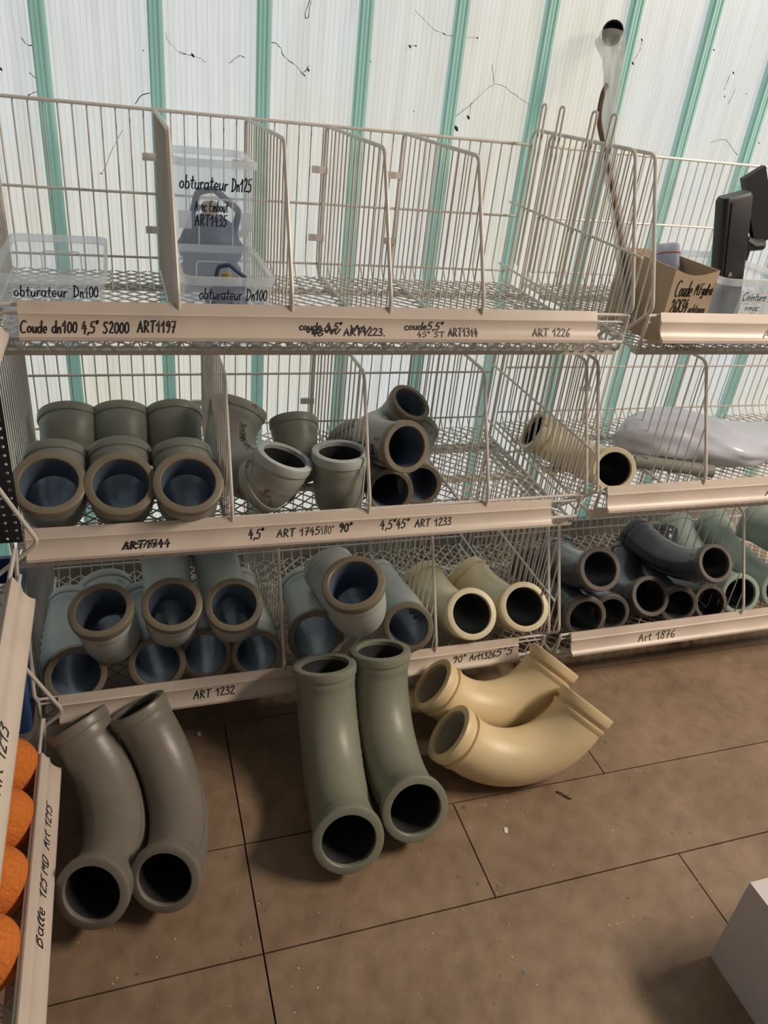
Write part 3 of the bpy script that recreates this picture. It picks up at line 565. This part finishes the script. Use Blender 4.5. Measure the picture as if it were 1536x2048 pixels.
    dict(A=[0.5877, 1.143, 0.1385], n_=[-0.751, 0.288, 0.594], b_=[0.656, 0.236, 0.716], th=1.5909, Rb=0.1616, leg=0.05, rf=0.063, style='cream', label='cream floor elbow leaning on the shelf strip, rear one of two', group='pipe elbows standing on the floor'),
    dict(A=[0.5808, 1.016, 0.1203], n_=[-0.765, 0.325, 0.555], b_=[0.636, 0.25, 0.73], th=1.5697, Rb=0.1736, leg=0.05, rf=0.0645, style='cream', label='cream floor elbow lying in front of the other cream one', group='pipe elbows standing on the floor'),
]
for e in ELB: elbow(**e)

# ------------------------------------------------------------------ clear plastic boxes
def rrect(cx, cy, w, d, r, z, k=4):
    o = []
    for sx, sy, a0 in ((1, 1, 0), (-1, 1, 90), (-1, -1, 180), (1, -1, 270)):
        for i in range(k+1):
            a = math.radians(a0+90*i/k); o.append((cx+sx*(w/2-r)+r*math.cos(a), cy+sy*(d/2-r)+r*math.sin(a), z))
    return o
def loft(mb, loops, cap0=True, cap1=False):
    n_ = len(loops[0]); V = [p for L_ in loops for p in L_]
    F = [(i*n_+k, i*n_+(k+1) % n_, (i+1)*n_+(k+1) % n_, (i+1)*n_+k) for i in range(len(loops)-1) for k in range(n_)]
    if cap0: F.append(tuple(range(n_-1, -1, -1)))
    if cap1: F.append(tuple((len(loops)-1)*n_+k for k in range(n_)))
    mb.add(V, F)
def front_writer(parent, w, h, lines, yf, ink='ink_blue', slope=.0):
    mb = MB()
    for x0, x1, z0, hh, s, pw in lines:
        write(mb, text_strokes(s, hh, width=x1-x0), lambda u, hgt: (np.array([x0+u, yf+slope*(z0+hgt), z0+hgt]), np.array([0, -1., 0])), pw)
    mb.build('handwriting', ink, parent, smooth='keep')
def clear_box(label, cx, cy, z, w, d, h, lines, latch=False, taper=.94):
    t = thing('plastic_box', label, 'plastic box', (cx, cy, z), 0, 'clear plastic boxes on the top shelf')
    mb = MB(); th = .0016
    loft(mb, [rrect(0, 0, w*taper, d*taper, .016, .0005), rrect(0, 0, w, d, .018, h-.014), rrect(0, 0, w, d, .018, h)], True)
    mb.build('tub', 'clear_plastic', t)
    rm = MB(); loft(rm, [rrect(0, 0, w+.001, d+.001, .018, h-.014), rrect(0, 0, w+.012, d+.012, .022, h-.013), rrect(0, 0, w+.012, d+.012, .022, h-.001), rrect(0, 0, w+.001, d+.001, .018, h)], False)
    rm.build('rim', 'clear_rim', t)
    for s_ in (1, -1):                           # moulded grip outline on the back and front wall
        f = MB()
        y_ = s_*(d/2*.985-.001)
        f.tube(bend([(-w*.22, y_, h*.40), (-w*.22, y_*1.01, h*.74), (w*.22, y_*1.01, h*.74), (w*.22, y_, h*.40)], .008), .0014, 5)
        f.build('moulded_grip', 'clear_rim', t)
    for s_ in ((-1, 1) if latch else ()):
        MB().box((s_*w*.40, -d/2-.006, h-.022 if not latch else h*.60), (w*.16, .008, .030)).build('latch', 'clear_rim', t, smooth=None)
    front_writer(t, w, h, lines, -d/2*taper-.0010, slope=-(d*(1-taper)/2)/(h-.014))
    return t
ZB = Z1-.078+.0025
clear_box('clear open plastic box at the far left of the top shelf, front lettered Dn 100', -.101, 1.385, ZB, .150, .285, .110, [(-.052, .022, .077, .016, 'obturateur', .0020), (.030, .066, .077, .017, 'Dn100', .0020), (-.032, .012, .062, .010, 'Avec Embout', .0015)])
clear_box('clear open plastic box in front of the tall box, lettered Dn 100 sans embout', .163, 1.360, ZB, .138, .235, .114, [(-.048, .020, .078, .018, 'obturateur', .0020), (.026, .060, .078, .018, 'Dn100', .0020), (-.030, .034, .063, .010, 'Sans Embout', .0015)])
clear_box('tall clear plastic box at the back, lettered Dn 125 avec embout, with blue plug inside', .172, 1.600, ZB, .140, .195, .255, [(-.064, .022, .205, .022, 'obturateur', .0025), (.028, .064, .205, .022, 'Dn125', .0025), (-.038, .022, .168, .018, 'Avec Embout', .0021), (-.038, .020, .142, .020, 'ART1435', .0023)], latch=True)
def lathe(mb, prof, c=(0, 0, 0), seg=32, ax='z'):
    V = []; n_ = len(prof)
    for r, z in prof:
        for k in range(seg):
            a = 2*PI*k/seg; p = (r*math.cos(a), r*math.sin(a), z)
            V.append((c[0]+p[0], c[1]+p[1], c[2]+p[2]))
    mb.add(V, [(i*seg+k, i*seg+(k+1) % seg, (i+1)*seg+(k+1) % seg, (i+1)*seg+k) for i in range(n_-1) for k in range(seg)])
def plug(label, x, y, z, s=1.):
    t = thing('pipe_plug', label, 'pipe plug', (x, y, z), 0, 'blue rubber pipe plugs in the clear boxes')
    b = MB(); lathe(b, [(.001, 0), (.034*s, .003*s), (.050*s, .018*s), (.056*s, .038*s), (.048*s, .050*s), (.056*s, .060*s), (.060*s, .080*s), (.050*s, .094*s), (.020*s, .098*s), (.001, .099*s)]); b.build('rubber_body', 'rubber_blue', t)
    c = MB(); lathe(c, [(.050*s, .084*s), (.052*s, .094*s), (.040*s, .118*s), (.022*s, .130*s), (.001, .131*s)]); c.build('pressure_plate', 'rubber_blue', t)
    n2 = MB(); lathe(n2, [(.001, .128*s), (.014*s, .129*s), (.015*s, .150*s), (.010*s, .154*s), (.001, .155*s)]); n2.build('nut', 'brass', t)
    h = MB(); h.tube(bend([(-.040*s, 0, .095*s), (-.022*s, 0, .168*s), (.006*s, -.005, .176*s), (.052*s, 0, .140*s), (.040*s, 0, .090*s)], .008*s), .006*s, 8); h.build('handle', 'rubber_blue', t)
    return t
plug('big blue rubber pipe plug inside the tall clear box', .172, 1.60, ZB+.004, 1.08)
plug('small blue rubber pipe plug lying in the front clear box', .170, 1.335, ZB+.004, .62)

# ------------------------------------------------------------------ top right basket
t = thing('cardboard_box', 'open brown cardboard box lettered Coude in the top right basket', 'cardboard box', (1.068, 1.262, ZB))
w, d, h = .104, .190, .150
mb = MB()
def cwall(P): # thin wall from outline in (x, z) extruded along y
    pass
k = 10; top = [(-w/2+w*i/k, h-.012*math.sin(PI*i/k)) for i in range(k+1)]
V = [(x, 0, 0) for x, z in top]+[(x, 0, z) for x, z in top]+[(x, .003, 0) for x, z in top]+[(x, .003, z) for x, z in top]; n_ = k+1
F = []
for i in range(k): F += [(i, i+1, n_+i+1, n_+i), (2*n_+i, 3*n_+i, 3*n_+i+1, 2*n_+i+1), (n_+i, n_+i+1, 3*n_+i+1, 3*n_+i)]
F += [(0, n_, 3*n_, 2*n_), (k, 2*n_+k, 3*n_+k, n_+k)]
mb.add(V, F); fr = mb.build('front_panel', 'cardboard', t, smooth=None)
b2 = MB(); b2.box((-w/2+.0015, d/2, h/2), (.003, d-.006, h)); b2.box((w/2-.0015, d/2, h/2), (.003, d-.006, h)); b2.box((0, d-.0015, h/2), (w, .003, h)); b2.box((0, d/2, .0015), (w-.006, d-.006, .003)); b2.build('box_body', 'cardboard', t, smooth=None)
mb = MB()
for x0, x1, z0, hh, s, pw in [(-.040, .000, .098, .030, 'Coude', .0023), (.006, .048, .102, .022, 'M.Fgalva', .0020), (-.041, .000, .066, .026, '26X34', .0024), (.004, .044, .066, .017, 'pehtagon', .0014)]:
    write(mb, text_strokes(s, hh, width=x1-x0), lambda u, g: (np.array([x0+u, 0, z0+g]), np.array([0, -1., 0])), pw)
mb.build('handwriting', 'ink', fr, smooth='keep')
# zip bag standing out of the carton
t = thing('zip_bag', 'clear zip bag with red seal line poking out of the cardboard box', 'plastic bag', (1.072, 1.335, ZB+.004))
mb = MB(); V = []; nu, nv = 14, 8
for j in range(nv+1):
    for i in range(nu+1):
        u = i/nu-.5; v = j/nv; V.append((u*.088, .012*math.sin(u*9+v*3)+.05*v, v*.168+.006*math.sin(u*7)))
V += [(p[0], p[1]+.010*math.sin(PI*(k_ % (nu+1))/nu), p[2]) for k_, p in enumerate(V)]
M_ = (nu+1)*(nv+1)
mb.add(V, [(j*(nu+1)+i+o_, j*(nu+1)+i+1+o_, (j+1)*(nu+1)+i+1+o_, (j+1)*(nu+1)+i+o_) for o_ in (0, M_) for j in range(nv) for i in range(nu)])
mb.build('film', 'bag_film', t)
MB().tube([(u*.088/8, .012*math.sin(u/8*9+.9*3)+.044, .152+.006*math.sin(u/8*7)) for u in range(-4, 5)], .0014, 5).build('red_seal', 'red_line', t)
t2 = clear_box('milky plastic box right of the cardboard box, lettered Ceinture', 1.232, 1.385, ZB, .200, .270, .138, [(-.048, .050, .096, .016, 'Ceinture Rad.', .0018), (-.032, .004, .076, .012, 'nmac', .0016), (-.044, -.008, .048, .020, 'F2089', .0020)])
t2['group'] = 'clear plastic boxes on the top shelf'
# black case and clamp standing in the milky box
t = thing('black_case', 'tall black plastic case standing in the milky box', 'case', (1.316, 1.430, ZB+.012)); t.rotation_euler = (0, -.27, 0)
mb = MB(); loft(mb, [rrect(0, 0, .066, .034, .008, 0), rrect(0, 0, .069, .036, .009, .10), rrect(0, 0, .073, .038, .010, .262), rrect(0, 0, .067, .032, .010, .270)], True, True); mb.build('case_body', 'black_plastic', t)
MB().box((-.020, -.0195, .150), (.003, .002, .22)).build('edge_rib', 'black_plastic', t, smooth=None)
MB().tube([(-.008, -.017, .105), (-.008, -.0205, .105)], .005, 12).build('rivet', 'screw_steel', t)
mb = MB(); mb.tube([(.040, 0, .165), (.060, 0, .150), (.085, .0, .145)], [.010, .013, .012], 10); mb.build('clamp_arm', 'black_plastic', t)
t = thing('black_bracket', 'black clamp bracket with slanted plate at the right edge beside the case', 'bracket', (1.352, 1.492, ZB+.0)) 
mb = MB(); mb.box((.005, 0, .09), (.030, .040, .18)); mb.build('post', 'black_plastic', t, smooth=None)
mb = MB(); mb.box((.01, -.012, .245), (.055, .014, .165), Matrix.Rotation(math.radians(-33), 3, 'Y')); mb.build('plate', 'black_plastic', t, smooth=None)
mb = MB(); mb.box((-.012, 0, .205), (.032, .03, .085)); mb.tube([(-.03, 0, .16), (.01, 0, .15)], .016, 10); mb.build('clamp_head', 'black_plastic', t, smooth=None)
# wrapped pipe leaning in the corner of the bays
P0 = np.array([.983, 1.315, ZB+.01]); P1 = at(1224, 72, 1.79)
t = thing('wrapped_pipe', 'dark pipe wrapped in torn clear film leaning between the bays against the wall', 'pipe', tuple(P0))
ctrl = [(1256, 640, 1.32), (1250, 560, 1.40), (1236, 440, 1.50), (1222, 340, 1.58), (1216, 270, 1.64), (1220, 200, 1.69), (1222, 140, 1.74), (1223, 105, 1.77), (1224, 70, 1.79)]
pts = smooth_poly([at(*c)-P0 for c in ctrl], 5)
n_ = len(pts); mb = MB(); V = []; SEG = 20
for i, p in enumerate(pts):
    f_ = i/(n_-1); r = .011+.004*f_ if f_ < .62 else .0135+(f_-.62)/.30*.0135 if f_ < .92 else .0275
    tg = pts[min(i+1, n_-1)]-pts[max(i-1, 0)]; tg /= np.linalg.norm(tg); a = np.cross(tg, [0, 1, 0]); a /= np.linalg.norm(a); c_ = np.cross(tg, a)
    for k in range(SEG):
        q = 2*PI*k/SEG; rr = r*(1+.22*math.sin(3*q+f_*9)+.14*math.sin(7*q-f_*17)) if f_ < .97 else r*1.05
        V.append(p+rr*(math.cos(q)*a*1.15+math.sin(q)*c_*.8))
mb.add(V, [(i*SEG+k, i*SEG+(k+1) % SEG, (i+1)*SEG+(k+1) % SEG, (i+1)*SEG+k) for i in range(n_-1) for k in range(SEG)]); mb.build('film_sleeve', 'clear_film', t)
pe = pts[-1]; pd = pts[-1]-pts[-6]; pd /= np.linalg.norm(pd)
axis = np.array([-.28, -.80, -.15]); axis /= np.linalg.norm(axis)
mb = MB(); K_ = np.cross(axis, [1, 0, 0]); K_ /= np.linalg.norm(K_); st_ = []
top = pe+np.array([0, 0, .006]); dirs = [axis*.2+pd*.98, axis*.3+pd*.9]
tdir = np.array([-.50, -.84, .14]); tdir /= np.linalg.norm(tdir); K_ = np.cross(tdir, [1, 0, 0]); K_ /= np.linalg.norm(K_)
for s_, r_ in ((-.040, .0215), (0, .0235), (.004, .0235), (.004, .0205), (-.035, .019)): st_.append((top+tdir*s_, tdir, r_))
sweep(mb, None, None, K_, st_, 28); mb.add([st_[-1][0]+.019*(math.cos(2*PI*k/28)*K_+math.sin(2*PI*k/28)*np.cross(K_, tdir)) for k in range(28)], [tuple(range(28))])
mb.build('pipe_end', 'skin_black_hose', t)
MB().tube(smooth_poly([at(1213, 170, 1.715)-P0, at(1205, 190, 1.70)-P0, at(1199, 222, 1.68)-P0, at(1199, 250, 1.66)-P0, at(1207, 290, 1.625)-P0, at(1222, 360, 1.56)-P0, at(1240, 470, 1.47)-P0, at(1252, 580, 1.38)-P0, at(1257, 640, 1.325)-P0], 4), .0055, 8).build('strap', 'wood_chip', t)

# ------------------------------------------------------------------ film wrapped bundle, middle right basket
ZM = Z2+.012-.078+.0025
t = thing('wrapped_bundle', 'bluish white film-wrapped bundle lying along the middle right shelf', 'wrapped parcel', (1.18, 1.50, ZM))
sp_ = [(.00, .0, .060, .020, .016), (.02, .0, .062, .045, .036), (.07, -.005, .064, .072, .052), (.14, -.012, .066, .088, .062), (.21, -.03, .064, .098, .060), (.28, -.05, .056, .100, .052), (.36, -.045, .050, .086, .046), (.46, -.03, .046, .068, .042), (.58, -.01, .045, .056, .040), (.70, .005, .044, .045, .036), (.76, .01, .044, .02, .018)]
sp2 = smooth_poly(sp_, 4); V = []; SEG = 36
for i, s in enumerate(sp2):
    for k in range(SEG):
        q = 2*PI*k/SEG; wob = 1+.05*math.sin(5*q+s[0]*22)+.035*math.sin(9*q-s[0]*41)
        y_ = s[1]+s[3]*math.cos(q)*wob; z_ = s[2]+s[4]*math.sin(q)*wob
        V.append((s[0]+.012*math.sin(q*2+i*.3), y_, max(z_, .002)))
mb = MB(); mb.add(V, [(i*SEG+k, i*SEG+(k+1) % SEG, (i+1)*SEG+(k+1) % SEG, (i+1)*SEG+k) for i in range(len(sp2)-1) for k in range(SEG)]+[tuple(range(SEG)), tuple((len(sp2)-1)*SEG+k for k in range(SEG-1, -1, -1))]); mb.build('film_wrap', 'white_film', t, smooth=80)
mb = MB()
for k in range(7):
    a = .20+.03*k; mb.tube(smooth_poly([(a, -.095+.004*k, .05-.004*k), (a+.05, -.105, .035), (a+.12, -.09, .045-.003*k), (a+.2, -.07, .05)], 4), .0022, 5)
mb.build('film_folds', 'white_film', t)
MB().tube([(.02, -.055, .018), (.17, -.122, .018), (.20, -.135, .018)], .0165, 14).build('grey_tube', 'grey_paint', t)

# ------------------------------------------------------------------ side shelving contents
for k, (y, x, lb) in enumerate([(1.075, -.252, 'orange sponge ball farthest along the lowest side basket'), (.962, -.250, 'second orange sponge ball from the far end of the lowest side basket'), (.848, -.250, 'third orange sponge ball from the far end of the lowest side basket'), (.734, -.252, 'nearest orange sponge ball in the lowest side basket')]):
    mb = MB(); prof = [(.0565*math.sin(PI*i/20)+1e-5, -.0565*math.cos(PI*i/20)) for i in range(21)]; lathe(mb, prof, seg=40)
    o = mb.build('sponge_ball', 'orange_sponge', smooth=80); o.location = (x, y, Z3-.078+.0585); tag(o, lb, 'ball', 'orange sponge balls')
# black perforated sheet behind the side shelving
t = MB(); px_ = .0155; V = []
x0, x1, z0_, z1_ = -.450, -.180, H-.745, H-.48
nx = int((x1-x0)/px_); nz_ = int((z1_-z0_)/px_)
for i in range(nx):
    for j in range(nz_):
        cx, cz = x0+(i+.5)*px_, z0_+(j+.5)*px_; h_ = px_/2; q8 = [(cx+.0027*math.cos(2*PI*(k+.5)/8), 0, cz+.0027*math.sin(2*PI*(k+.5)/8)) for k in range(8)]
        sq = [(cx+h_, 0, cz+h_), (cx-h_, 0, cz+h_), (cx-h_, 0, cz-h_), (cx+h_, 0, cz-h_)]
        t.add(q8+sq, [(7, 0, 8+0, 8+3), (0, 1, 8+0), (1, 2, 8+1, 8+0), (2, 3, 8+1), (3, 4, 8+2, 8+1), (4, 5, 8+2), (5, 6, 8+3, 8+2), (6, 7, 8+3)])
o = t.build('perforated_panel', 'black_plastic', smooth=None); o.location = (0, 1.208, 0)
sd = o.modifiers.new('thickness', 'SOLIDIFY'); sd.thickness = .0012
tag(o, 'black perforated sheet behind the side shelving at the left edge', 'panel')
t = thing('blue_crate', 'blue plastic crate in the corner behind the side shelving', 'crate', (-.325, 1.275, Z3-.076))
mb = MB(); loft(mb, [rrect(0, 0, .20, .12, .012, 0), rrect(0, 0, .225, .14, .014, .33), rrect(0, 0, .219, .134, .012, .33), rrect(0, 0, .195, .115, .010, .004)], True, True); mb.build('tub', 'blue_plastic', t)
mb = MB(); loft(mb, [rrect(0, 0, .225, .14, .014, .31), rrect(0, 0, .240, .155, .016, .312), rrect(0, 0, .240, .155, .016, .33), rrect(0, 0, .225, .14, .014, .33)], False); mb.build('rim', 'blue_plastic', t)

# ------------------------------------------------------------------ white carton and litter on the floor
t = thing('white_carton', 'white closed carton standing on the floor at the lower right', 'carton', (.907, .531, 0))
mb = MB(); mb.box((.17, -.21, .103), (.34, .42, .206)); mb.build('box_body', 'carton_white', t, smooth=None)
mb = MB(); mb.box((.17, -.105, .2068), (.341, .208, .0016)); mb.build('flap', 'carton_white', t, smooth=None)
mb = MB(); mb.box((.17, -.316, .2068), (.341, .208, .0016)); mb.build('flap', 'carton_white', t, smooth=None)
mb = MB()
write(mb, text_strokes('~7', .02, width=.03), lambda u, g: (np.array([0, -.30+u, .03+g]), np.array([-1., 0, 0])), .002); mb.build('pen_mark', 'ink', t, smooth='keep')
p = onz(1012, 1661); o = MB().box((0, 0, .0008), (.007, .013, .0012)).build('paper_scrap', 'paper', smooth=None); o.location = tuple(p); o.rotation_euler = (0, 0, -.35); tag(o, 'small white paper scrap on the floor right of the green grey elbows', 'paper scrap')
p = onz(1128, 1592); mb = MB(); mb.tube(smooth_poly([(-.012, .014, .002), (-.003, .004, .004), (.004, -.006, .003), (.012, -.012, .002)], 4), [.0008]+[.0018]*11+[.0007], 6); mb.tube([(.000, 0, .003), (.010, -.002, .002)], .0008, 5); o = mb.build('wood_chip', 'wood_chip'); o.location = tuple(p); tag(o, 'dark wood splinter on the floor below the front cream elbow', 'splinter')
p = onz(398, 1470); o = MB().box((0, 0, .003), (.006, .006, .006)).build('plastic_crumb', 'paper', smooth=None); o.location = tuple(p); o.rotation_euler = (0, 0, .5); tag(o, 'tiny white crumb on the floor under the bottom left strip', 'crumb')
mb = MB()
for _ in range(170):
    q = onz(random.uniform(150, 1530), random.uniform(1380, 2040)); s_ = random.uniform(.0006, .0018)
    mb.box((q[0], q[1], .0005), (s_, s_*random.uniform(.5, 2), .0008), Matrix.Rotation(random.uniform(0, 3), 3, 'Z'))
o = mb.build('floor_grit', 'paper', smooth=None); tag(o, 'pale grit and crumbs scattered over the brown floor', 'grit', kind='stuff')

# ------------------------------------------------------------------ cobwebs on the wall
def web(label, strokes, blobs=(), m_='cobweb', w=.0011):
    Y = YW-.006; mb = MB()
    for s_ in strokes:
        P = smooth_poly([at(x, y, Y) for x, y in s_], 4); P = [p+np.array([random.uniform(-.001, .001), 0, random.uniform(-.0012, .0012)]) for p in P]
        mb.tube(P, [w*random.uniform(.35, 1.) for _ in P], 5)
    for x, y, r in blobs:
        p = at(x, y, Y); mb.tube([p+[-r, 0, r], p, p+[r*.6, 0, -r]], [r*.3, r*.8, r*.3], 6)
    o = mb.build('cobweb', m_); tag(o, label, 'cobweb', 'cobwebs on the translucent wall')
web('dark zigzag cobweb strand at the top between second and third green bars', [[(525, 103), (536, 90), (550, 85), (560, 96), (570, 115), (590, 130), (608, 150)], [(605, 148), (614, 138), (618, 130)]], [(534, 95, .004), (609, 151, .002), (617, 140, .003)])
web('faint broken cobweb right of the second green bar near the top', [[(332, 66), (336, 80), (360, 105), (385, 112), (402, 118), (413, 125)], [(362, 103), (372, 108)]], [(386, 111, .0035), (287, 101, .0015)], w=.0007)
web('short curled cobweb left of the third green bar', [[(459, 127), (466, 120), (478, 112), (489, 114)], [(270, 208), (285, 190), (318, 183)]], w=.0009)
web('tangled dark cobweb hanging along the leftmost green bar', [[(43, 75), (52, 88), (72, 92)], [(92, 118), (84, 140), (78, 170), (84, 200)], [(58, 145), (76, 160), (88, 150)], [(56, 192), (70, 183), (86, 186)]], [(81, 150, .003), (80, 187, .0045), (72, 38, .0025), (2, 138, .003)])
web('looped dark cobweb high up between third and fourth green bars', [[(620, 0), (612, 20), (611, 36), (617, 34), (619, 18), (622, 2)]], w=.001)
web('black fly speck on the fourth green bar', [[(739, 118), (740, 122), (738, 126)]], [(740, 122, .003)])
web('spread cobweb with a hanging spider husk right of the fifth green bar', [[(905, 240), (945, 205), (990, 168), (1030, 190), (1062, 212)], [(988, 168), (985, 130)], [(942, 205), (938, 232)]], [(937, 235, .004), (1062, 212, .0045), (913, 257, .0055)], w=.0008)
web('thin cobweb threads near the top left of the fifth green bar', [[(830, 20), (858, 50), (888, 68), (920, 74), (955, 76)], [(818, 93), (832, 92)]], [(888, 68, .002), (820, 93, .003), (832, 92, .002), (955, 76, .002), (828, 223, .0015)], w=.0006)
web('black specks and threads on the panes at the upper right', [[(1284, 78), (1280, 98), (1264, 128)], [(1456, 208), (1466, 190), (1470, 178)], [(1420, 285), (1450, 280), (1475, 310)], [(1448, 180), (1460, 150)]], [(1284, 80, .0025), (1266, 127, .003), (1467, 146, .0025), (1449, 193, .002), (1428, 100, .002), (1493, 188, .0015), (1518, 286, .002)], w=.0008)
web('trailing cobweb thread behind the left compartment grid', [[(245, 260), (225, 300), (205, 345)], [(205, 346), (198, 348)]], [(203, 347, .002)], 'dust_web', w=.0008)
